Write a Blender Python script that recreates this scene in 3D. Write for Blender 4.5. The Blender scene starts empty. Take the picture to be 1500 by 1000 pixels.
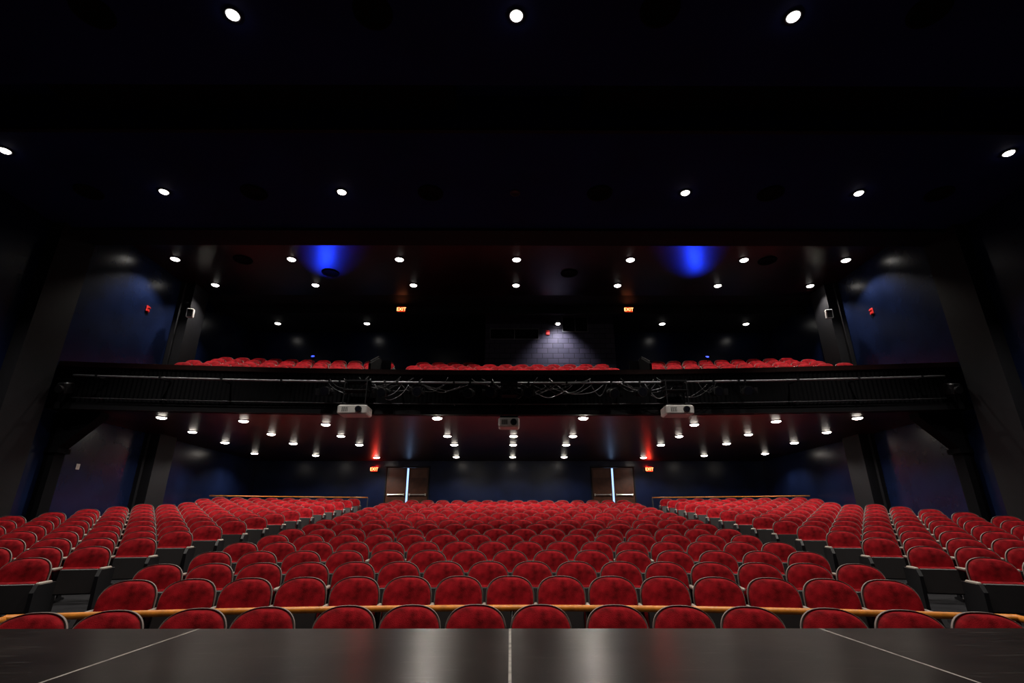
import bpy, math, random
import bmesh
from mathutils import Vector, Matrix, Euler
random.seed(4)
scene = bpy.context.scene
COL = scene.collection
try:
    scene.view_settings.view_transform = 'Standard'
    scene.view_settings.look = 'None'
except Exception as e:
    print(e)

# ------------------------------------------------------------------ materials
def mat(name, col, rough=0.6, metal=0.0, var=0.15, scale=8.0, bump=0.0, bscale=60.0, spec=0.5, sheen=0.0,
        emit=None, estr=0.0, col2=None):
    m = bpy.data.materials.new(name); m.use_nodes = True
    nt = m.node_tree; n = nt.nodes; l = nt.links
    b = n['Principled BSDF']
    tc = n.new('ShaderNodeTexCoord')
    nz = n.new('ShaderNodeTexNoise'); nz.inputs['Scale'].default_value = scale; nz.inputs['Detail'].default_value = 4
    l.new(tc.outputs['Object'], nz.inputs['Vector'])
    rp = n.new('ShaderNodeValToRGB')
    c2 = col2 if col2 else tuple(c*(1+var*1.5) for c in col)
    rp.color_ramp.elements[0].position = 0.3; rp.color_ramp.elements[1].position = 0.7
    rp.color_ramp.elements[0].color = (*[c*(1-var) for c in col], 1)
    rp.color_ramp.elements[1].color = (*c2, 1)
    l.new(nz.outputs['Fac'], rp.inputs['Fac']); l.new(rp.outputs['Color'], b.inputs['Base Color'])
    b.inputs['Roughness'].default_value = rough; b.inputs['Metallic'].default_value = metal
    b.inputs['Specular IOR Level'].default_value = spec
    if sheen:
        b.inputs['Sheen Weight'].default_value = sheen
        b.inputs['Sheen Tint'].default_value = (1, .25, .25, 1)
    if bump:
        n2 = n.new('ShaderNodeTexNoise'); n2.inputs['Scale'].default_value = bscale; n2.inputs['Detail'].default_value = 3
        l.new(tc.outputs['Object'], n2.inputs['Vector'])
        bp = n.new('ShaderNodeBump'); bp.inputs['Strength'].default_value = bump; bp.inputs['Distance'].default_value = 0.01
        l.new(n2.outputs['Fac'], bp.inputs['Height']); l.new(bp.outputs['Normal'], b.inputs['Normal'])
    if emit:
        b.inputs['Emission Color'].default_value = (*emit, 1); b.inputs['Emission Strength'].default_value = estr
    return m

M_wall = mat('navy_wall_paint', (.0042, .0085, .032), .27, var=.3, scale=1.2, bump=.2, bscale=10, spec=.32)
M_ceil = mat('navy_ceiling_paint', (.007, .015, .100), .8, var=.15, scale=.8, bump=.1, bscale=20, spec=.15)
M_black = mat('matte_black', (.004, .004, .006), .7, var=.2, spec=.25)
M_blackg = mat('satin_black_metal', (.009, .009, .011), .5, var=.2, spec=.3)
M_soffit = mat('dark_red_wood_ceiling', (.015, .003, .0028), .36, var=.6, scale=1.0, bump=.1, bscale=4, spec=.3)
M_upper = mat('dark_red_lacquer_ceiling', (.013, .0028, .0036), .30, var=.8, scale=.6, bump=.08, bscale=4, spec=.45)
M_carpet = mat('dark_carpet', (.007, .007, .010), .95, var=.4, scale=30, bump=.5, bscale=200)
M_red = mat('red_velvet', (.25, .0055, .010), .85, var=.5, scale=10, bump=.45, bscale=160, sheen=.06, spec=.08)
M_shell = mat('beige_seat_shell', (.27, .22, .20), .45, var=.1)
M_pan = mat('seat_pan_black', (.010, .008, .009), .5)
M_arm = mat('armrest_beige', (.50, .43, .37), .45, var=.1)
M_std = mat('seat_standard_black', (.007, .007, .009), .4)
M_oak = mat('varnished_oak', (.80, .27, .03), .35, var=.2, scale=12)
M_pipe = mat('galvanised_pipe', (.30, .30, .32), .4, metal=.7, var=.1)
M_conduit = mat('dull_conduit', (.10, .10, .11), .5, metal=.5, var=.1)
M_cable = mat('rubber_cable', (.06, .06, .065), .5)
M_white = mat('projector_white_plastic', (.62, .60, .58), .45, var=.05)
M_glass = mat('lens_glass', (.01, .01, .015), .08)
M_door = mat('brown_wood_door', (.055, .016, .007), .4, var=.25, scale=6)
M_doorp = mat('door_upper_panel', (.09, .032, .016), .35, var=.2, scale=4)
M_steel = mat('brushed_steel', (.55, .53, .5), .35, metal=.6)
M_alarm = mat('alarm_red', (.55, .015, .012), .4)
M_lamp = mat('lamp_glow', (1, .95, .85), .5, emit=(1, .95, .88), estr=9)
M_lampu = mat('lamp_glow_warm', (1, .95, .85), .5, emit=(1, .91, .80), estr=22)
M_lampb = mat('lamp_glow_bright', (1, .95, .85), .5, emit=(1, .91, .80), estr=210)
M_vent = mat('vent_black', (.002, .002, .003), .9, spec=.1)
M_ring = mat('downlight_trim', (.01, .01, .015), .5)
M_exitf = mat('exit_face', (.30, .03, .01), .5, emit=(1, .05, .01), estr=.7)
M_exitl = mat('exit_letters', (1, .6, .3), .5, emit=(1, .40, .14), estr=4)
M_cold = mat('corridor_light', (.6, .75, 1), .5, emit=(.36, .56, 1), estr=1.8)
M_bluel = mat('blue_lamp_lens', (.1, .1, 1), .5, emit=(.02, .05, 1), estr=4)
M_fascia = mat('fascia_black', (.0035, .0035, .005), .65, var=.2, spec=.15)

def stage_mat():
    m = mat('black_stage_deck', (.017, .0130, .0115), .34, var=.45, scale=2.5)
    nt = m.node_tree; n = nt.nodes; l = nt.links; b = n['Principled BSDF']
    base = b.inputs['Base Color'].links[0].from_socket
    geo = n.new('ShaderNodeNewGeometry'); sp = n.new('ShaderNodeSeparateXYZ'); l.new(geo.outputs['Position'], sp.inputs[0])
    def math_(op, a, bb):
        k = n.new('ShaderNodeMath'); k.operation = op
        for i, v in enumerate((a, bb)):
            if hasattr(v, 'links'): l.new(v, k.inputs[i])
            else: k.inputs[i].default_value = v
        return k.outputs[0]
    q = math_('PINGPONG', math_('ABSOLUTE', sp.outputs['X'], 0), .61)
    line = math_('LESS_THAN', q, .0042)
    wob = n.new('ShaderNodeTexNoise'); wob.inputs['Scale'].default_value = 25; wob.inputs['Detail'].default_value = 6
    l.new(geo.outputs['Position'], wob.inputs['Vector'])
    wear = n.new('ShaderNodeMapRange'); wear.inputs['From Min'].default_value = .3; wear.inputs['From Max'].default_value = .55
    wear.inputs['To Min'].default_value = .4
    l.new(wob.outputs['Fac'], wear.inputs['Value'])
    lf = math_('MULTIPLY', line, wear.outputs[0])
    vz = n.new('ShaderNodeTexNoise'); vz.inputs['Scale'].default_value = 70; vz.inputs['Detail'].default_value = 7; vz.inputs['Roughness'].default_value = .75
    l.new(geo.outputs['Position'], vz.inputs['Vector'])
    sk = n.new('ShaderNodeMapRange'); sk.inputs['From Min'].default_value = .62; sk.inputs['From Max'].default_value = .76
    sk.inputs['To Max'].default_value = .32
    l.new(vz.outputs['Fac'], sk.inputs['Value'])
    # long faint drag scuffs
    mp = n.new('ShaderNodeMapping'); mp.inputs['Scale'].default_value = (2.5, 30, 1); mp.inputs['Rotation'].default_value = (0, 0, .5)
    l.new(geo.outputs['Position'], mp.inputs['Vector'])
    sn = n.new('ShaderNodeTexNoise'); sn.inputs['Scale'].default_value = 2.0; sn.inputs['Detail'].default_value = 5
    l.new(mp.outputs[0], sn.inputs['Vector'])
    sm = n.new('ShaderNodeMapRange'); sm.inputs['From Min'].default_value = .62; sm.inputs['From Max'].default_value = .80; sm.inputs['To Max'].default_value = .16
    l.new(sn.outputs['Fac'], sm.inputs['Value'])
    fac = math_('MAXIMUM', math_('MAXIMUM', lf, sk.outputs[0]), sm.outputs[0])
    mx = n.new('ShaderNodeMix'); mx.data_type = 'RGBA'
    l.new(fac, mx.inputs[0]); l.new(base, mx.inputs[6]); mx.inputs[7].default_value = (.60, .55, .50, 1)
    l.new(mx.outputs[2], b.inputs['Base Color'])
    rn = n.new('ShaderNodeTexNoise'); rn.inputs['Scale'].default_value = 4; rn.inputs['Detail'].default_value = 5
    l.new(geo.outputs['Position'], rn.inputs['Vector'])
    rr = n.new('ShaderNodeMapRange'); rr.inputs['To Min'].default_value = .26; rr.inputs['To Max'].default_value = .33
    l.new(rn.outputs['Fac'], rr.inputs['Value']); l.new(rr.outputs[0], b.inputs['Roughness'])
    b.inputs['Specular IOR Level'].default_value = .35
    return m
M_stage = stage_mat()

def block_mat():
    m = bpy.data.materials.new('painted_cinder_block'); m.use_nodes = True
    n = m.node_tree.nodes; l = m.node_tree.links; b = n['Principled BSDF']
    geo = n.new('ShaderNodeNewGeometry'); sp = n.new('ShaderNodeSeparateXYZ'); cb = n.new('ShaderNodeCombineXYZ')
    l.new(geo.outputs['Position'], sp.inputs[0]); l.new(sp.outputs['X'], cb.inputs['X']); l.new(sp.outputs['Z'], cb.inputs['Y'])
    br = n.new('ShaderNodeTexBrick'); br.inputs['Scale'].default_value = 1
    br.inputs['Brick Width'].default_value = .4; br.inputs['Row Height'].default_value = .2
    br.inputs['Mortar Size'].default_value = .012
    br.inputs['Color1'].default_value = (.028, .026, .048, 1); br.inputs['Color2'].default_value = (.042, .037, .064, 1)
    br.inputs['Mortar'].default_value = (.010, .009, .016, 1)
    l.new(cb.outputs[0], br.inputs['Vector']); l.new(br.outputs['Color'], b.inputs['Base Color'])
    bp = n.new('ShaderNodeBump'); bp.inputs['Strength'].default_value = .6; bp.inputs['Distance'].default_value = .01; bp.invert = True
    l.new(br.outputs['Fac'], bp.inputs['Height']); l.new(bp.outputs['Normal'], b.inputs['Normal'])
    b.inputs['Roughness'].default_value = .6
    b.inputs['Specular IOR Level'].default_value = .25
    return m
M_block = block_mat()

# ------------------------------------------------------------------ mesh helper
class MB:
    def __init__(s): s.v = []; s.f = []; s.m = []
    def add(s, v, f, mi=0):
        o = len(s.v); s.v += [tuple(p) for p in v]; s.f += [tuple(i+o for i in q) for q in f]; s.m += [mi]*len(f)
    def box(s, c, d, mi=0, rot=None):
        x, y, z = d[0]/2, d[1]/2, d[2]/2
        vs = [Vector(p) for p in ((-x,-y,-z),(x,-y,-z),(x,y,-z),(-x,y,-z),(-x,-y,z),(x,-y,z),(x,y,z),(-x,y,z))]
        if rot: R = Euler(rot).to_matrix(); vs = [R @ p for p in vs]
        c = Vector(c)
        s.add([p+c for p in vs], [(0,3,2,1),(4,5,6,7),(0,1,5,4),(1,2,6,5),(2,3,7,6),(3,0,4,7)], mi)
    def bbox(s, x0, x1, y0, y1, z0, z1, mi=0):
        s.box(((x0+x1)/2, (y0+y1)/2, (z0+z1)/2), (abs(x1-x0), abs(y1-y0), abs(z1-z0)), mi)
    def rbox(s, c, d, r=.01, mi=0, rot=None):
        hx, hy, hz = d[0]/2, d[1]/2, d[2]/2; r = min(r, hx*.9, hy*.9, hz*.9)
        prof = []
        for (sx, sy) in ((-1,-1),(1,-1),(1,1),(-1,1)):
            prof += [(sx*hx, sy*(hy-r)), (sx*(hx-r), sy*hy)]
        prof.sort(key=lambda p: math.atan2(p[1]/hy, p[0]/hx))
        rings = []
        for z, sc in ((-hz, r), (-hz+r, 0), (hz-r, 0), (hz, r)):
            rings.append([(px*(1-sc/hx), py*(1-sc/hy), z) for px, py in prof])
        vs = [Vector(p) for ring in rings for p in ring]
        if rot: R = Euler(rot).to_matrix(); vs = [R @ p for p in vs]
        c = Vector(c); n = 8; f = []
        for k in range(3):
            for i in range(n): j = (i+1) % n; f.append((k*n+i, k*n+j, (k+1)*n+j, (k+1)*n+i))
        f.append(tuple(reversed(range(n)))); f.append(tuple(3*n+i for i in range(n)))
        s.add([p+c for p in vs], f, mi)
    def cyl(s, p0, p1, r0, r1=None, n=12, mi=0, caps=True):
        if r1 is None: r1 = r0
        p0 = Vector(p0); p1 = Vector(p1); ax = (p1-p0).normalized()
        up = Vector((0,0,1)) if abs(ax.z) < .9 else Vector((1,0,0))
        u = ax.cross(up).normalized(); w = ax.cross(u)
        vs = []
        for p, r in ((p0, r0), (p1, r1)):
            for i in range(n):
                a = 2*math.pi*i/n; vs.append(p+u*r*math.cos(a)+w*r*math.sin(a))
        f = [(i, (i+1) % n, n+(i+1) % n, n+i) for i in range(n)]
        if caps: f += [tuple(reversed(range(n))), tuple(range(n, 2*n))]
        s.add(vs, f, mi)
    def tube(s, pts, r, n=8, mi=0):
        pts = [Vector(p) for p in pts]; vs = []; f = []
        for k, p in enumerate(pts):
            t = (pts[min(k+1, len(pts)-1)]-pts[max(k-1, 0)]).normalized()
            up = Vector((0,0,1)) if abs(t.z) < .95 else Vector((1,0,0))
            u = t.cross(up).normalized(); w = t.cross(u)
            for i in range(n):
                a = 2*math.pi*i/n; vs.append(p+u*r*math.cos(a)+w*r*math.sin(a))
        for k in range(len(pts)-1):
            for i in range(n): j = (i+1) % n; f.append((k*n+i, k*n+j, (k+1)*n+j, (k+1)*n+i))
        f.append(tuple(reversed(range(n)))); f.append(tuple((len(pts)-1)*n+i for i in range(n)))
        s.add(vs, f, mi)
    def prism(s, poly, axis, a0, a1, mi=0):
        def P(p, a): return {'x': (a, p[0], p[1]), 'y': (p[0], a, p[1]), 'z': (p[0], p[1], a)}[axis]
        n = len(poly); vs = [P(p, a0) for p in poly]+[P(p, a1) for p in poly]
        f = [(i, (i+1) % n, n+(i+1) % n, n+i) for i in range(n)]+[tuple(reversed(range(n))), tuple(range(n, 2*n))]
        s.add(vs, f, mi)
    def lathe(s, prof, n=20, c=(0,0,0), mi=0):
        vs = []; f = []
        for r, z in prof:
            for i in range(n):
                a = 2*math.pi*i/n; vs.append((c[0]+r*math.cos(a), c[1]+r*math.sin(a), c[2]+z))
        for k in range(len(prof)-1):
            for i in range(n): j = (i+1) % n; f.append((k*n+i, k*n+j, (k+1)*n+j, (k+1)*n+i))
        s.add(vs, f, mi)
    def mesh(s, name, mats, smooth=False):
        me = bpy.data.meshes.new(name); me.from_pydata(s.v, [], s.f)
        for m in (mats if isinstance(mats, (list, tuple)) else [mats]): me.materials.append(m)
        me.polygons.foreach_set('material_index', s.m)
        if smooth: me.polygons.foreach_set('use_smooth', [True]*len(s.f))
        me.update()
        bm = bmesh.new(); bm.from_mesh(me); bmesh.ops.recalc_face_normals(bm, faces=bm.faces); bm.to_mesh(me); bm.free()
        return me

def obj(name, data, parent=None, loc=(0,0,0), rot=(0,0,0), label=None, category=None, group=None, kind=None):
    o = bpy.data.objects.new(name, data); COL.objects.link(o)
    o.location = loc; o.rotation_euler = rot
    if parent: o.parent = parent
    if label: o['label'] = label
    if category: o['category'] = category
    if group: o['group'] = group
    if kind: o['kind'] = kind
    return o

# ------------------------------------------------------------------ layout
YC = -12.0
W = 11.0
def zf(r): return -1.52 if r < 16.8 else -1.40+.1*(r-18)
def rad(x, y): return math.hypot(x, y-YC)
def yr(x): return 12.6-.76*(x/11)**2
ZB = 2.55; ZC = 6.8; ZU = 7.6

b = MB(); nx, ny = 30, 70
for j in range(ny+1):
    for i in range(nx+1):
        x = -W-.1+(2*W+.2)*i/nx; y = 2.1+20.5*j/ny
        b.v.append((x, y, zf(rad(x, y))))
for j in range(ny):
    for i in range(nx):
        a = j*(nx+1)+i; b.f.append((a, a+1, a+nx+2, a+nx+1)); b.m.append(0)
obj('floor', b.mesh('floor', M_carpet, True), kind='structure', label='dark carpeted raked auditorium floor')

def struct(name, fn, m, label, smooth=False):
    b = MB(); fn(b); return obj(name, b.mesh(name, m, smooth), kind='structure', label=label)

struct('wall_left', lambda b: b.bbox(-W-.2, -W, -3, 22.7, -1.7, 7.8), M_wall, 'glossy navy painted side wall')
struct('wall_right', lambda b: b.bbox(W, W+.2, -3, 22.7, -1.7, 7.8), M_wall, 'glossy navy painted side wall')
def backwall(b):
    z0, z1, dz = -.1, 2.62, 2.32
    for x0, x1 in ((-W, -5.37), (-3.47, 3.47), (5.37, W)): b.bbox(x0, x1, 22.5, 22.7, z0, z1)
    for x0, x1 in ((-5.37, -3.47), (3.47, 5.37)): b.bbox(x0, x1, 22.5, 22.7, dz, z1)
struct('wall_back', backwall, M_wall, 'dark navy rear wall under the balcony')
struct('wall_balcony_back', lambda b: b.bbox(-W, W, 20.0, 20.2, 4.3, 7.8), M_wall, 'dark navy rear wall of the balcony')

def mainceil(b):
    b.bbox(-W, W, -3, 6.42, ZC, ZC+.12)
    b.bbox(-W, W, 7.42, 11.4, ZC, ZC+.12)
    b.bbox(-W, W, 6.30, 6.42, ZC+.12, ZU+.1)
    b.bbox(-W, W, 7.42, 7.54, ZC+.12, ZU+.1)
    b.bbox(-W, W, 6.42, 7.42, ZU, ZU+.1)
    b.bbox(-W, W, 11.3, 11.4, ZC+.12, ZU+.1)
struct('ceiling', mainceil, M_ceil, 'navy painted auditorium ceiling with a lighting slot')
struct('trim_1', lambda b: b.bbox(-W, W, 10.72, 11.42, ZC-.07, ZC), M_black, 'black drop edge of the ceiling')
struct('trim_2', lambda b: b.bbox(-W, W, 7.38, 7.46, ZC-.05, ZC), M_black, 'black edge of ceiling slot')
def upceil(b): b.bbox(-W, W, 11.4, 16.3, ZU, ZU+.1)
struct('ceiling.001', upceil, M_upper, 'dark red glossy wood ceiling above the balcony')
struct('ceiling.002', lambda b: b.bbox(-W, W, 16.3, 20.0, ZU, ZU+.1), M_black, 'black ceiling above balcony rear')
struct('trim_3', lambda b: b.bbox(-W, W, 17.25, 17.40, ZU-.30, ZU), M_black, 'black ceiling beam')

for x0, x1 in ((-8.0, -1.0), (1.3, 7.9)):
    b = MB(); b.bbox(x0, x1, 6.6, 7.25, 7.1, 7.5)
    for k in range(int((x1-x0)/1.1)):
        b.bbox(x0+.3+k*1.1, x0+.36+k*1.1, 6.57, 7.28, 7.07, 7.59)
    obj('air_duct', b.mesh('air_duct', M_vent), label='matte black rectangular duct inside the ceiling slot', category='duct', group='ceiling ducts')

for sgn, nm in ((-1, 'left'), (1, 'right')):
    def pil(b):
        b.bbox(sgn*W, sgn*(W-.4), 15.4, 16.2, -1.5, ZU)
        b.bbox(sgn*W, sgn*(W-.12), 15.3, 16.3, -1.5, ZU)
    struct('wall_%s_pilaster' % nm, pil, M_black, 'black structural column against the side wall')
    def pil2(b):
        b.bbox(sgn*W, sgn*(W-.3), 10.5, 11.45, -1.7, ZC)
    struct('wall_%s_pier' % nm, pil2, M_black, 'black wall pier beside the balcony')

# ------------------------------------------------------------------ balcony
bal = bpy.data.objects.new('balcony', None); COL.objects.link(bal)
bal.location = (0, 12.6, ZB); bal['label'] = 'curved balcony with ribbed black front and dark red underside'; bal['category'] = 'balcony'
def part(name, mb, m, smooth=False, label=None, parent=bal):
    o = obj(name, mb.mesh(name, m, smooth), parent=parent, label=label)
    o.matrix_parent_inverse = Matrix.Translation(-parent.location)
    return o
XE = W-.02
b = MB(); N = 44
for i in range(N):
    xa = -XE+2*XE*i/N; xb = -XE+2*XE*(i+1)/N
    b.add([(xa, yr(xa), ZB), (xb, yr(xb), ZB), (xb, 22.48, ZB), (xa, 22.48, ZB)], [(0, 1, 2, 3)])
    b.add([(xa, yr(xa), ZB+.06), (xb, yr(xb), ZB+.06), (xb, 22.48, ZB+.06), (xa, 22.48, ZB+.06)], [(3, 2, 1, 0)])
part('soffit', b, M_soffit)
b = MB(); n = 420; ring = []
for i in range(n+1):
    x = -XE+2*XE*i/n; d = .016 if i % 2 else 0
    ring.append((x, yr(x)-d))
vs = []; f = []
for x, y in ring: vs += [(x, y, ZB+.16), (x, y, 3.60)]
for i in range(n): f.append((2*i, 2*i+2, 2*i+3, 2*i+1))
b.add(vs, f)
part('fascia', b, M_fascia)
def arcstrip(b, off0, off1, z0, z1, N=60, x0=-XE, x1=XE):
    for i in range(N):
        xa = x0+(x1-x0)*i/N; xb = x0+(x1-x0)*(i+1)/N
        vs = []
        for x in (xa, xb):
            for o_, z in ((off0, z0), (off1, z0), (off1, z1), (off0, z1)): vs.append((x, yr(x)+o_, z))
        b.add(vs, [(0,4,5,1),(1,5,6,2),(2,6,7,3),(3,7,4,0)]+([(0,1,2,3)] if i == 0 else [])+([(7,6,5,4)] if i == N-1 else []))
b = MB(); arcstrip(b, -.06, .14, 3.60, 3.72)
part('rail_cap', b, mat('rail_cap_dark_wood', (.05, .016, .012), .4))
b = MB(); arcstrip(b, -.08, .10, ZB, ZB+.16); part('lower_band', b, M_black)
b = MB(); arcstrip(b, .02, .12, ZB+.05, 3.62); part('parapet', b, M_black)
b = MB(); steps = [(.1, 1.25, 3.20)]+[(1.25+.85*k, 2.1+.85*k, 3.42+.33*k) for k in range(5)]
for o0, o1, z in steps: arcstrip(b, o0, o1, 2.66, z, N=24)
zlast = steps[-1][2]
for i in range(24):
    xa = -XE+2*XE*i/24; xb = xa+2*XE/24; vs = []
    for x in (xa, xb):
        vs += [(x, yr(x)+steps[-1][1], 2.66), (x, 19.99, 2.66), (x, 19.99, zlast+.3), (x, yr(x)+steps[-1][1], zlast+.3)]
    b.add(vs, [(0,4,5,1),(1,5,6,2),(2,6,7,3),(3,7,4,0)])
part('tier', b, M_carpet)

for sgn in (-1, 1):
    b = MB(); X0 = sgn*(W-.02)
    yb = 12.15
    b.prism([(X0, ZB-.01), (sgn*(W-1.05), ZB-.01), (sgn*(W-1.05), ZB-.12), (sgn*(W-.25), 1.65), (X0, 1.65)], 'y', yb, yb+.3)
    b.bbox(X0, sgn*(W-.25), yb, yb+.3, zf(rad(W-.2, yb))-.02, 1.66)
    b.bbox(X0, sgn*(W-.33), yb-.04, yb+.34, 1.57, 1.68)
    obj('balcony_bracket', b.mesh('balcony_bracket', M_vent), label='black steel haunch and post carrying the balcony end', category='support', group='balcony end supports')

def arcpts(off, z, x0, x1, n=40): return [(x0+(x1-x0)*i/n, yr(x0+(x1-x0)*i/n)+off, z) for i in range(n+1)]
b = MB(); b.tube(arcpts(-.42, 3.28, -10.3, 10.3), .026)
pipe = obj('lighting_pipe', b.mesh('lighting_pipe', M_pipe, True), label='long grey steel lighting pipe along balcony front', category='pipe')
b = MB()
for i in range(15):
    x = -9.8+19.6*i/14; b.box((x, yr(x)-.23, 3.28), (.035, .40, .035)); b.box((x, yr(x)-.42, 3.28), (.05, .07, .07))
obj('pipe_bracket', b.mesh('pipe_bracket', M_blackg), parent=pipe, label='black clamp brackets')
b = MB(); b.tube(arcpts(-.17, 2.80, -10.4, 10.4), .012)
for i in range(15):
    x = -9.8+19.6*i/14; b.box((x, yr(x)-.1, 2.80), (.03, .16, .03))
obj('conduit', b.mesh('conduit', M_conduit, True), label='thin metal conduit low on the balcony front', category='pipe')

# ------------------------------------------------------------------ stage
st = bpy.data.objects.new('stage', None); COL.objects.link(st); st.location = (0, 2.26, -.39)
st['label'] = 'black scuffed stage floor with pale seams'; st['category'] = 'stage'
b = MB(); b.rbox((0, -1.87, -.415), (21.9, 8.26, .05), .008); part('stage_deck', b, M_stage, parent=st)
b = MB(); b.bbox(-10.95, 10.95, 2.1, 2.2, -1.7, -.44); part('stage_front', b, M_black, parent=st)

# ------------------------------------------------------------------ seats
def back_outline(w, zb, zt, n=22, p=2.6, side=.20):
    pts = []
    for i in range(n+1):
        t = math.pi*i/n
        c, s_ = math.cos(t), math.sin(t)
        x = w*math.copysign(abs(c)**(2/p), c); z = (zt-side)+side*abs(s_)**(2/p)
        pts.append((x, z))
    pts += [(-w, (zt-side+zb)/2), (-w*.96, zb), (0, zb), (w*.96, zb), (w, (zt-side+zb)/2)]
    return pts
def bend(x, y, z):
    return (x, y-.9*x*x+(z-.45)*.20, z)
def ringmesh(ol, cz, rings, y0, y1):
    b = MB(); n = len(ol); vs = []
    for sc, y in rings:
        for x, z in ol: vs.append(bend(x*sc, y, cz+(z-cz)*sc))
    vs.append(bend(0, y0, cz)); vs.append(bend(0, y1, cz))
    f = []
    for k in range(len(rings)-1):
        for i in range(n): j = (i+1) % n; f.append((k*n+i, k*n+j, (k+1)*n+j, (k+1)*n+i))
    L = (len(rings)-1)*n
    for i in range(n): j = (i+1) % n; f.append((L+i, L+j, len(vs)-2)); f.append((j, i, len(vs)-1))
    b.add(vs, f); return b
def make_back(): return ringmesh(back_outline(.247, .40, .843), .62, [(1.0, .03), (1.0, -.005), (.975, -.030), (.90, -.048), (.55, -.062)], -.066, .03)
def make_shell(): return ringmesh(back_outline(.259, .28, .855), .60, [(.9, .036), (.985, .032), (1.0, .022), (1.0, .052), (.95, .066)], .07, .036)
def make_cushion():
    b = MB()
    b.rbox((0, -.135, .44), (.46, .075, .33), .025, 0, rot=(-.22, 0, 0))
    b.rbox((0, -.185, .43), (.44, .03, .31), .012, 1, rot=(-.22, 0, 0))
    return b
def make_leg():
    b = MB()
    b.prism([(-.16, .0), (.12, .0), (.12, .03), (.02, .05), (.01, .30), (.08, .56), (-.20, .56), (-.10, .30), (-.09, .05), (-.16, .03)], 'x', -.012, .012)
    return b
def make_arm():
    b = MB(); b.rbox((0, -.10, .585), (.045, .30, .035), .010); return b
def make_panel():
    b = MB()
    b.prism([(-.30, .0), (.10, .0), (.14, .58), (-.27, .58), (-.33, .50)], 'x', -.022, .022)
    return b
P = {}
for nm, fn, m, sm in (('backrest', make_back, [M_red], True), ('back_shell', make_shell, [M_shell], True),
                      ('seat_cushion', make_cushion, [M_red, M_pan], False), ('leg', make_leg, [M_std], False),
                      ('armrest', make_arm, [M_arm], False), ('end_panel', make_panel, [M_std], False)):
    mb = fn(); P[nm] = (mb, mb.mesh(nm, m, sm))
HALF = .275
LAB = {'floor': 'red velvet folding theater seat with pale rim', 'aisle': 'red velvet folding aisle seat with black end panel'}
seats = []
rows_c = [18+.9*i for i in range(16)]
for X in (-3.69,-3.17,-2.56,-2.03,-1.38,-.84,-.29,.26,.90,1.45,2.0,2.62,3.17,3.70):
    r = 16.8; a = math.asin(X/r); end = X in (-3.69,-2.56,-1.38,.90,2.62); endr = X in (-3.17,-2.03,.26,2.0,3.70)
    seats.append((X, YC+r*math.cos(a), zf(r), -a, end, endr, 'front'))
for i, r in enumerate(rows_c):
    n, pitch = (15, .548) if i == 0 else ((16, .550) if i % 2 else (15, .578))
    for k in range(n):
        a = (k-(n-1)/2)*pitch/r
        seats.append((r*math.sin(a), YC+r*math.cos(a), zf(r), -a, k == 0, k == n-1, 'centre'))
for sgn in (-1, 1):
    r = 19.5
    while r < 32.3:
        a0 = math.asin(5.80/r); k = 0; lst = []
        while True:
            a = a0+k*.56/r; x = r*math.sin(a)
            if x > 10.45: break
            y = YC+r*math.cos(a)
            if (x > 10.1 and (10.0 < y < 12.9 or 14.9 < y < 16.6)): break
            lst.append((a, x, y)); k += 1
        for q, (a, x, y) in enumerate(lst):
            inner, outer = q == 0, q == len(lst)-1
            eL = inner if sgn > 0 else outer; eR = outer if sgn > 0 else inner
            seats.append((sgn*x, y, zf(r), -a*sgn, eL, eR, 'side'))
        r += .9
for k in range(5):
    for x0, x1 in ((-10.1, -4.3), (-3.2, 3.2), (4.3, 10.1)):
        n = int((x1-x0)/.56)+1; off = (x1-x0-(n-1)*.56)/2+(.12 if k % 2 else -.12)
        for i in range(n):
            x = x0+off+i*.56; slope = -2*.76*x/121
            if abs(x-1.5) < 2.8 and yr(x)+1.78+.85*k > 17.2: continue
            seats.append((x, yr(x)+1.78+.85*k, 3.42+.33*k, math.atan(slope), i == 0, i == n-1, 'balcony'))
def vis(s):
    x, y, z = s[0], s[1], s[2]+.7
    d = y*.941+z*.338
    if d < .5: return 99
    return d if abs(x)/d*740 < 790 else 60+d
order = sorted([s for s in seats if s[6] != 'balcony'], key=vis)
indiv = order[:300]; ids = set(id(s) for s in indiv)
rest = [s for s in seats if id(s) not in ids]
def seat_parts(eL, eR):
    L = [('backrest', 0), ('back_shell', 0), ('seat_cushion', 0)]
    L += [('end_panel' if eL else 'leg', -HALF), ('armrest', -HALF)]
    if eR: L += [('end_panel', HALF), ('armrest', HALF)]
    return L
def build_seat(s):
    x, y, z, rz, eL, eR, zone = s
    root = bpy.data.objects.new('theater_seat', None); COL.objects.link(root)
    root.empty_display_size = .1
    root.location = (x, y, z); root.rotation_euler = (0, 0, rz)
    root['label'] = LAB['aisle'] if (eL or eR) else LAB['floor']; root['category'] = 'seat'
    root['group'] = {'front': 'front row theater seats', 'centre': 'center block theater seats', 'side': 'side block theater seats'}[zone]
    for nm, dx in seat_parts(eL, eR):
        o = bpy.data.objects.new(nm, P[nm][1]); COL.objects.link(o); o.parent = root; o.location = (dx, 0, 0)
        if nm == 'seat_cushion':
            o['label'] = 'tipped-up red cushion with black underside'
for s in indiv: build_seat(s)
remap = {'backrest': [0], 'back_shell': [1], 'seat_cushion': [0, 2], 'leg': [3], 'armrest': [4], 'end_panel': [3]}
V = []; F = []; MI = []
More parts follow.
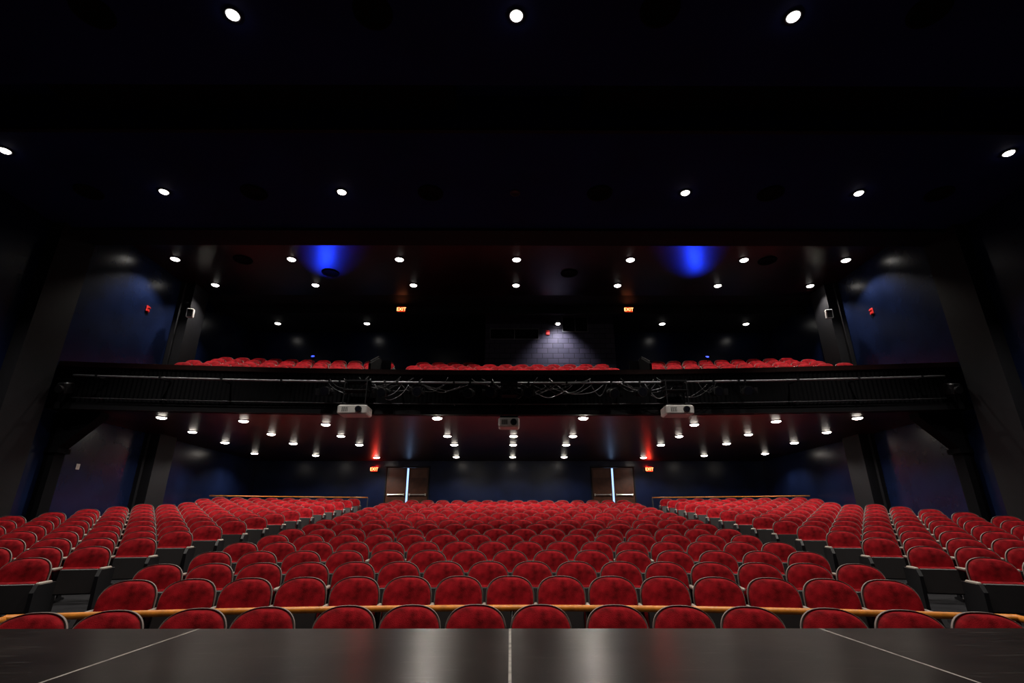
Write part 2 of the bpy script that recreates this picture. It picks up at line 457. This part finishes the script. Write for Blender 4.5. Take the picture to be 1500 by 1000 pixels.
for s in rest:
    x, y, z, rz, eL, eR, zone = s; c, sn = math.cos(rz), math.sin(rz)
    for nm, dx in seat_parts(eL, eR):
        mb = P[nm][0]; o = len(V)
        for px, py, pz in mb.v:
            px += dx; V.append((x+px*c-py*sn, y+px*sn+py*c, z+pz))
        F += [tuple(i+o for i in q) for q in mb.f]; MI += [remap[nm][k] for k in mb.m]
me = bpy.data.meshes.new('theater_seat_rows'); me.from_pydata(V, [], F)
for m in (M_red, M_shell, M_pan, M_std, M_arm): me.materials.append(m)
me.polygons.foreach_set('material_index', MI); me.polygons.foreach_set('use_smooth', [q in (0, 1) for q in MI]); me.update()
bm = bmesh.new(); bm.from_mesh(me); bmesh.ops.recalc_face_normals(bm, faces=bm.faces); bm.to_mesh(me); bm.free()
obj('theater_seat_rows', me, label='rows of red velvet folding theater seats farther back', category='seats', kind='stuff', group='theater seats in rear rows')

# ------------------------------------------------------------------ downlights
R = .10
rg = MB(); rg.lathe([(R*.96, .0), (R*.98, -.012), (R*1.22, -.014), (R*1.3, -.004), (R*1.3, .004), (R*.96, .004)], 24)
ln = MB(); ln.lathe([(R*.95*math.cos(t*math.pi/2/5), -.004-.045*math.sin(t*math.pi/2/5)) for t in range(5)]+[(.001, -.049)], 24)
dl_ring = rg.mesh('downlight', M_ring, True)
LENS = {k: ln.mesh('lamp_lens', m, True) for k, m in (('main', M_lamp), ('front_fill', M_lamp), ('upper', M_lamp), ('back', M_lamp), ('under', M_lampu), ('front', M_lampb))}
lights = {}
def light_data(key, energy, ang, blend=.7, col=(1, .93, .84), size=.05):
    L = bpy.data.lights.new(key, 'SPOT'); L.energy = energy; L.spot_size = math.radians(ang); L.spot_blend = blend
    L.color = col; L.shadow_soft_size = size; lights[key] = L; return L
light_data('main', 520, 102); light_data('front_fill', 260, 110); light_data('upper', 270, 98, .7); light_data('under', 150, 128, .75); light_data('back', 520, 70, .6)
lights['front'] = lights['under']
def downlight(x, y, z, key, group, label, sc=1.0):
    o = obj('downlight', dl_ring, loc=(x, y, z-.003), label=label, category='ceiling light', group=group)
    o.scale = (sc, sc, 1)
    obj('lamp_lens', LENS[key], parent=o)
    obj('lamp', lights[key], parent=o, loc=(0, 0, -.09))
    return o
g1 = 'auditorium ceiling downlights'; la = 'lit round recessed downlight in navy ceiling'
for x in (-3.95, 0.08, 4.03): downlight(x, 5.2, ZC, 'main', g1, la, .92)
for x in (-3.95, 0.08, 4.03): downlight(x, 1.4, ZC, 'front_fill', g1, la, .92)  # extra row out of view, added to light the front seats
for x in (-9.80, 9.72): downlight(x, 8.0, ZC, 'main', g1, la, .95)
for x in (-7.55, -3.68, 3.82, 7.62): downlight(x, 9.28, ZC, 'main', g1, la, .95)
g2 = 'balcony ceiling downlights'; lb = 'lit round recessed downlight in dark red wood ceiling'
for x in (-10.25, -6.7, -3.4, .19, 3.68, 7.17, 10.3): downlight(x, 13.72, ZU, 'upper', g2, lb, 1.3)
for x in (-10.0, -6.61, -3.29, .19, 3.64, 7.05, 10.2): downlight(x, 15.5, ZU, 'upper', g2, lb, 1.2)
for x in (-9.4, -5.8, 6.15, 9.55): downlight(x, 19.0, ZU, 'back', g2, 'lit recessed downlight close to the rear wall', 1.2)
g3 = 'downlights under the balcony'; lc = 'lit round recessed downlight under the balcony'
U = [(1.88, 12.9), (8.92, 12.85), (7.05, 13.3), (5.05, 13.8),
     (9.4, 15.0), (7.25, 15.4), (5.25, 15.75), (1.95, 15.75),
     (9.55, 17.1), (7.35, 17.3), (5.2, 17.6), (1.93, 17.6),
     (9.9, 19.9), (7.75, 20.5), (5.5, 21.2), (2.2, 21.0)]
for x, y in U:
    for s_ in (-1, 1): downlight(s_*x, y, ZB, 'front' if y < 13 and x < 3 else 'under', g3, lc, 1.25 if y < 16 else 1.35)
for y in (15.75, 17.6, 21.0): downlight(.1, y, ZB, 'under', g3, lc, 1.3)

b = MB(); b.lathe([(.001, -.012), (.20, -.012), (.22, -.03), (.27, -.03), (.28, .0)], 28)
spm = b.mesh('ceiling_speaker', M_vent, True)
for x, y, z in [(-9.2, 9.3, ZC), (-5.6, 9.3, ZC), (-1.75, 9.3, ZC), (1.95, 9.3, ZC), (5.7, 9.3, ZC), (9.4, 9.3, ZC),
                (-5.9, 5.15, ZC), (-1.95, 5.15, ZC), (2.1, 5.1, ZC), (5.9, 5.1, ZC), (-5.8, 14.6, ZU), (1.9, 14.6, ZU), (-8.2, 13.75, ZU), (7.9, 13.75, ZU)]:
    obj('ceiling_speaker', spm, loc=(x, y, z), label='round black ceiling speaker grille', category='speaker', group='ceiling speakers')
b = MB(); b.lathe([(.001, -.004), (.07, -.004), (.08, -.02), (.11, -.02), (.115, 0)], 20)
obj('unlit_downlight', b.mesh('unlit_downlight', M_ring, True), loc=(.1, 9.3, ZC), label='small unlit recessed ceiling fixture', category='ceiling light')

# ------------------------------------------------------------------ rails
def rail_obj(name, pts, label, postpts, m=M_oak, r=.028, group='wooden guard rails'):
    root = bpy.data.objects.new(name, None); COL.objects.link(root); root.location = pts[0]
    root['label'] = label; root['category'] = 'railing'; root['group'] = group
    b = MB(); b.tube(pts, r); part('handrail', b, m, True, parent=root)
    for p in postpts:
        b = MB(); zb = zf(rad(p[0], p[1]))
        b.cyl((p[0], p[1], zb), (p[0], p[1], p[2]-.02), .018, n=10); b.cyl((p[0], p[1], zb), (p[0], p[1], zb+.01), .045, n=12)
        part('post', b, M_std, True, parent=root)
    return root
RR = 17.36
pts = [(-4.12, 4.2, -.76), (-4.22, 4.75, -.76)]
for i in range(31):
    x = -4.28+8.6*i/30; pts.append((x, YC+math.sqrt(RR*RR-x*x)+.02, -.76))
pts += [(4.3, 4.75, -.76), (4.22, 4.2, -.76)]
pp = [pts[0], pts[2], pts[32], pts[-1]]+[pts[k] for k in (7, 12, 17, 22, 27)]
rail_obj('guard_rail', pts, 'golden varnished wood rail behind the front row', pp)
for sgn in (-1, 1):
    p = [(sgn*x, YC+math.sqrt(32.9**2-x*x), .93) for x in (5.5, 6.3, 7.1, 7.9, 8.7, 9.5, 10.3, 10.85)]
    rail_obj('guard_rail', p, 'golden wood rail behind the last side rows', [p[0], p[2], p[4], p[6]], r=.02)

# ------------------------------------------------------------------ doors
for k, sgn in enumerate((-1, 1)):
    cx = sgn*4.42; z0 = .14
    root = bpy.data.objects.new('door_%d' % (k+1), None); COL.objects.link(root); root.location = (cx, 22.5, z0)
    root['kind'] = 'structure'; root['label'] = 'brown wooden double door slightly ajar with cold light in the gap'
    b = MB()
    for s_ in (-1, 1): b.bbox(cx+s_*.90, cx+s_*.95, 22.44, 22.6, z0, 2.32)
    b.bbox(cx-.95, cx+.95, 22.44, 22.6, 2.27, 2.32); part('door_frame', b, M_black, parent=root)
    for s_ in (-1, 1):
        b = MB(); b.bbox(cx+s_*.042, cx+s_*.895, 22.50, 22.55, z0+.01, 2.26)
        b.bbox(cx+s_*.12, cx+s_*.82, 22.492, 22.50, 1.85, 2.18, 1)
        part('door_leaf', b, [M_door, M_doorp], parent=root)
        b = MB(); b.cyl((cx+s_*.10, 22.44, z0+1.0), (cx+s_*.82, 22.44, z0+1.0), .02, n=8)
        b.box((cx+s_*.12, 22.47, z0+1.0), (.05, .06, .09)); b.box((cx+s_*.80, 22.47, z0+1.0), (.05, .06, .09))
        part('push_bar', b, M_steel, parent=root)
    b = MB(); b.bbox(cx-.3, cx+.3, 22.69, 22.70, z0, 2.26); part('corridor_light_panel', b, M_cold, parent=root)

# ------------------------------------------------------------------ exit signs
def text_mesh(body, size, m, extrude=.004):
    cu = bpy.data.curves.new('txt', 'FONT'); cu.body = body; cu.size = size; cu.extrude = extrude
    cu.align_x = 'CENTER'; cu.align_y = 'CENTER'
    o = bpy.data.objects.new('txt', cu); COL.objects.link(o)
    bpy.context.view_layer.update()
    me = bpy.data.meshes.new_from_object(o.evaluated_get(bpy.context.evaluated_depsgraph_get()))
    bpy.data.objects.remove(o); me.materials.clear(); me.materials.append(m); return me
ex_t = text_mesh('EXIT', .17, M_exitl)
def exit_sign(x, y, z, hang, glow):
    b = MB(); b.rbox((0, 0, 0), (.30, .07, .21), .008)
    if hang: b.cyl((0, 0, .10), (0, 0, hang), .012, n=8)
    else: b.bbox(-.05, .05, .03, .12, -.05, .05)
    root = obj('exit_sign', b.mesh('exit_sign', M_blackg), loc=(x, y, z), label='small illuminated EXIT sign with orange letters', category='exit sign', group='exit signs')
    b = MB(); b.bbox(-.14, .14, -.040, -.034, -.095, .095); obj('sign_face', b.mesh('sign_face', M_exitf), parent=root)
    t = obj('lettering', ex_t, parent=root, loc=(0, -.046, 0), rot=(math.radians(90), 0, 0)); t.scale = (1.0, 1.1, 1)
    L = bpy.data.lights.new('exit_glow', 'POINT'); L.energy = glow; L.color = (1, .02, .015); L.shadow_soft_size = .05
    obj('lamp', L, parent=root, loc=(0, -.14, .12))
exit_sign(-5.85, 22.36, 2.18, 0, 11); exit_sign(6.0, 22.36, 2.18, 0, 11)
exit_sign(-4.0, 17.1, 7.38, .22, .15); exit_sign(4.35, 17.1, 7.38, .22, .15)

# ------------------------------------------------------------------ stage lights on the pipe
def stage_light(x, tilt, long=1.0):
    y = yr(x)-.42; z = 3.28
    root = bpy.data.objects.new('stage_light', None); COL.objects.link(root); root.location = (x, y, z)
    root['label'] = 'black theatrical spotlight clamped to the lighting pipe'; root['category'] = 'stage light'; root['group'] = 'stage lights on the balcony pipe'
    b = MB(); b.box((0, 0, -.01), (.05, .07, .09)); b.cyl((0, 0, -.05), (0, 0, -.13), .012, n=8)
    obj('clamp', b.mesh('clamp', M_blackg), parent=root)
    b = MB(); b.box((0, 0, -.13), (.26, .03, .012))
    for s_ in (-1, 1): b.box((s_*.13, 0, -.22), (.012, .03, .19))
    obj('yoke', b.mesh('yoke', M_blackg), parent=root)
    b = MB(); L = .17*long
    b.cyl((0, .10, 0), (0, -L, 0), .10, .11, n=18); b.cyl((0, .20, 0), (0, .10, 0), .06, .10, n=18)
    b.cyl((0, -L, 0), (0, -L-.02, 0), .125, .125, n=18)
    for s_ in (-1, 1): b.cyl((s_*.10, 0, 0), (s_*.14, 0, 0), .018, n=8)
    body = obj('lamp_housing', b.mesh('lamp_housing', M_blackg, False), parent=root, loc=(0, 0, -.26), rot=(tilt, 0, random.uniform(-.3, .3)))
    b = MB(); b.cyl((0, -L-.021, 0), (0, -L-.026, 0), .10, n=18); obj('lens', b.mesh('lens', M_glass), parent=body)
    for s_ in (-1, 1):
        b = MB(); b.box((s_*.15, -L-.07, 0), (.006, .12, .16), rot=(0, 0, s_*.35)); obj('barn_door', b.mesh('barn_door', M_blackg), parent=body)
for x, t, lg in ((-4.45, .2, 1), (-3.1, .3, .8), (-2.25, .1, 1.2), (-1.0, .25, 1), (-.45, .1, .9), (.45, .2, 1.1), (2.5, .3, 1), (3.2, .1, .8), (5.0, .2, 1.), (5.75, .2, 1.1)):
    stage_light(x, t, lg)
for sgn in (-1, 1):
    b = MB(); b.rbox((0, 0, 0), (.22, .3, .28), .03, rot=(.3, 0, 0)); b.cyl((0, -.14, -.05), (0, -.2, -.07), .09, n=16); b.box((0, .1, .18), (.05, .05, .14)); b.box((sgn*.22, .1, .25), (.44, .04, .04))
    obj('end_speaker', b.mesh('end_speaker', M_blackg), loc=(sgn*10.5, 11.65, 3.0), label='black compact loudspeaker bracketed at the balcony end', category='speaker', group='balcony end speakers')

random.seed(11)
for i in range(44):
    xa = random.choice([-4.4, -3.7, -3.1, -2.3, -1, -.3, 0, .6, 2.4, 3.2, 4.0, 4.8])+random.uniform(-.5, .5)
    xb = xa+random.uniform(.4, 1.5); dr = random.uniform(.06, .40); o_ = random.uniform(-.48, -.36)
    za = 3.28+random.uniform(-.04, .14); zb_ = 3.28+random.uniform(-.1, .14)
    p = []
    for k in range(17):
        t = k/16; x = xa+(xb-xa)*t
        p.append((x, yr(x)+o_+.02*math.sin(t*7+i), za+(zb_-za)*t-dr*4*t*(1-t)+.012*math.sin(t*13+i)))
    b = MB(); b.tube(p, random.choice([.006, .008, .010]), 6)
    obj('cable', b.mesh('cable', M_pipe if i % 6 == 0 else M_cable, True), label='loose electrical cable draped on the lighting pipe', category='cable', group='cables on the balcony pipe')

def projector(x, z, w, h, dep):
    y = yr(x)-.55
    root = bpy.data.objects.new('projector', None); COL.objects.link(root); root.location = (x, y, z)
    root['label'] = 'white video projector hanging in a black bracket at the balcony'; root['category'] = 'projector'; root['group'] = 'hanging projectors'
    b = MB(); b.rbox((0, 0, 0), (w, dep, h), .03)
    for k in range(6): b.box((-w*.33+k*.025, -dep/2-.003, 0), (.010, .01, h*.5), 1)
    obj('body', b.mesh('body', [M_white, M_black]), parent=root)
    b = MB(); lx = w*.22
    b.cyl((lx, -dep/2, 0), (lx, -dep/2-.05, 0), h*.36, h*.33, n=20); b.cyl((lx, -dep/2-.05, 0), (lx, -dep/2-.055, 0), h*.25, n=20, mi=1)
    obj('lens', b.mesh('lens', [M_blackg, M_glass]), parent=root)
    b = MB(); tz = 3.28-z
    for sx in (-1, 1):
        for sy in (-1, 1):
            b.box((sx*w*.38, sy*dep*.28, h/2+(tz-h/2)/2), (.022, .022, tz-h/2))
    b.box((0, 0, h/2+.03), (w*.85, dep*.65, .03)); b.box((0, 0, tz*.65), (w*.85, dep*.65, .02)); b.box((0, .13, tz), (w*.85, .3, .04))
    for sx in (-1, 1): b.box((sx*w*.38, 0, (h/2+tz)/2+.02), (.015, dep*.75, .015), rot=(.6, 0, 0))
    obj('mount', b.mesh('mount', M_blackg), parent=root)
projector(-3.72, 2.52, .70, .22, .5); projector(-.03, 2.24, .50, .22, .45); projector(4.0, 2.52, .66, .22, .5)

# ------------------------------------------------------------------ control booth
root = bpy.data.objects.new('control_booth', None); COL.objects.link(root); root.location = (1.5, 18, 5.05)
root['label'] = 'cinder-block control booth wall with dark windows at balcony rear'; root['category'] = 'control booth'
b = MB(); x0, x1, z0, z1 = -.95, 3.95, 5.05, ZU
wins = [(-.78, 1.10, 6.55, 7.0), (1.98, 2.98, 6.85, 7.5)]
b.bbox(x0, -.78, 18, 18.2, z0, z1); b.bbox(1.10, 1.98, 18, 18.2, z0, z1); b.bbox(2.98, x1, 18, 18.2, z0, z1)
b.bbox(-.78, 1.10, 18, 18.2, z0, 6.55); b.bbox(-.78, 1.10, 18, 18.2, 7.0, z1)
b.bbox(1.98, 2.98, 18, 18.2, z0, 6.85); b.bbox(1.98, 2.98, 18, 18.2, 7.5, z1)
b.bbox(x0, x0+.2, 18.2, 19.98, z0, z1); b.bbox(x1-.2, x1, 18.2, 19.98, z0, z1)
part('booth_wall', b, M_block, parent=root)
for (a, c, d, e) in wins:
    b = MB(); t = .03
    b.bbox(a, c, 17.98, 18.03, d, d+t); b.bbox(a, c, 17.98, 18.03, e-t, e); b.bbox(a, a+t, 17.98, 18.03, d+t, e-t); b.bbox(c-t, c, 17.98, 18.03, d+t, e-t)
    b.bbox((a+c)/2-.012, (a+c)/2+.012, 17.99, 18.02, d+t, e-t)
    part('window_frame', b, M_conduit, parent=root)
    b = MB(); b.bbox(a+.01, c-.01, 18.06, 18.07, d+.01, e-.01); part('window_glass', b, M_vent, parent=root)
rt = bpy.data.objects.new('wall_lamp', None); COL.objects.link(rt); rt.location = (1.80, 17.9, 7.12)
rt['label'] = 'bright cone-shaped white work lamp on the booth wall'; rt['category'] = 'lamp'
b = MB(); b.bbox(-.04, .04, .04, .1, -.02, .1); b.cyl((0, .05, .06), (0, -.08, .10), .012, n=8); obj('arm', b.mesh('arm', M_blackg), parent=rt)
b = MB(); b.lathe([(.03, .12), (.05, .10), (.12, -.02), (.115, -.02), (.045, .09), (.03, .11)], 20, c=(0, -.12, 0)); obj('lamp_shade', b.mesh('lamp_shade', M_steel, True), parent=rt)
b = MB(); b.lathe([(.001, .08), (.05, .06), (.075, 0), (.06, -.05), (.001, -.075)], 16, c=(0, -.12, 0)); obj('bulb', b.mesh('bulb', M_lamp, True), parent=rt)
L = bpy.data.lights.new('work', 'SPOT'); L.energy = 300; L.spot_size = math.radians(100); L.spot_blend = 1; L.color = (.95, .92, 1); L.shadow_soft_size = .08
obj('lamp', L, parent=rt, loc=(0, -.65, .0), rot=(math.radians(30), 0, 0))
def alarm(x, y, z, rz):
    b = MB(); b.rbox((0, 0, 0), (.15, .05, .20), .02); b.rbox((0, -.035, .04), (.10, .03, .05), .01, 1); b.cyl((0, -.02, -.045), (0, -.035, -.045), .035, n=14)
    obj('fire_alarm', b.mesh('fire_alarm', [M_alarm, M_alarm]), loc=(x, y, z), rot=(0, 0, rz), label='red fire alarm horn strobe mounted on the wall', category='fire alarm', group='fire alarms')
alarm(1.42, 17.97, 6.82, 0)
alarm(-10.974, 14.1, 6.1, math.radians(90)); alarm(10.974, 14.1, 6.05, math.radians(-90))
for sgn in (-1, 1):
    b = MB(); b.rbox((0, 0, 0), (.20, .16, .30), .02); b.box((0, -.083, 0), (.15, .006, .24), 1); b.box((0, .12, 0), (.04, .10, .05), 2)
    obj('wall_speaker', b.mesh('wall_speaker', [M_white, M_black, M_blackg]), loc=(sgn*10.45, 15.25, 6.45), rot=(.2, 0, sgn*-.3), label='small white loudspeaker on the black column', category='speaker', group='column speakers')
b = MB(); b.rbox((0, 0, 0), (.012, .11, .14), .004); b.box((.01, 0, 0), (.012, .03, .05))
obj('switch_plate', b.mesh('switch_plate', M_white), loc=(-10.99, 13.2, 1.35), label='small white switch plate on the navy wall', category='switch')
# blue lamps on stands, added to make the blue glow on the lacquered ceiling
for sgn in (-1, 1):
    x, y, z = sgn*6.97, 17.02, 4.74
    b = MB()
    for q in range(3):
        a = q*2.094+.5; b.cyl((.10*math.cos(a), .10*math.sin(a), 0), (0, 0, .25), .008, n=6)
    b.cyl((0, 0, .2), (0, 0, .74), .012, n=8)
    b.cyl((0, .05, .74), (0, -.04, .80), .05, .065, n=16); b.cyl((0, -.041, .801), (0, -.044, .804), .055, n=16, mi=1)
    o = obj('added_blue_light', b.mesh('added_blue_light', [M_blackg, M_bluel]), loc=(x, y, z), label='small black lamp with blue lens, added for the ceiling glow', category='light', group='added blue lights')
    L = bpy.data.lights.new('blue', 'SPOT'); L.energy = 260; L.color = (.01, .04, 1); L.spot_size = math.radians(30); L.spot_blend = .8; L.shadow_soft_size = .10
    lo = obj('lamp', L, parent=o, loc=(0, -.12, .88))
    d = Vector((sgn*5.5, 13.5, ZU))-Vector((x, y-.12, z+.88))
    lo.rotation_euler = d.to_track_quat('-Z', 'Y').to_euler()
for sgn in (-1, 1):
    b = MB(); xc = sgn*3.75
    b.prism([(12.9, 3.2), (14.0, 3.2), (14.0, 4.40), (13.7, 4.42), (12.9, 4.02)], 'x', xc-.03, xc+.03)
    b.tube([(xc, 12.9, 4.07), (xc, 13.7, 4.46), (xc, 14.0, 4.44)], .018)
    b.box((xc, 14.0, 3.86), (.6, .03, 1.15))
    obj('aisle_railing', b.mesh('aisle_railing', M_vent), label='black solid railing at the balcony aisle', category='railing', group='balcony aisle railings')

# ------------------------------------------------------------------ world & camera
w = bpy.data.worlds.new('World'); scene.world = w; w.use_nodes = True
w.node_tree.nodes['Background'].inputs[0].default_value = (.02, .025, .05, 1)
w.node_tree.nodes['Background'].inputs[1].default_value = .15
cam = bpy.data.cameras.new('Camera'); cam.lens = 740/1500*36; cam.sensor_width = 36; cam.clip_end = 200; cam.clip_start = .05
co = bpy.data.objects.new('Camera', cam); COL.objects.link(co)
co.location = (0, 0, 0); co.rotation_euler = (math.radians(90+19.77), 0, math.radians(-.2))
scene.camera = co
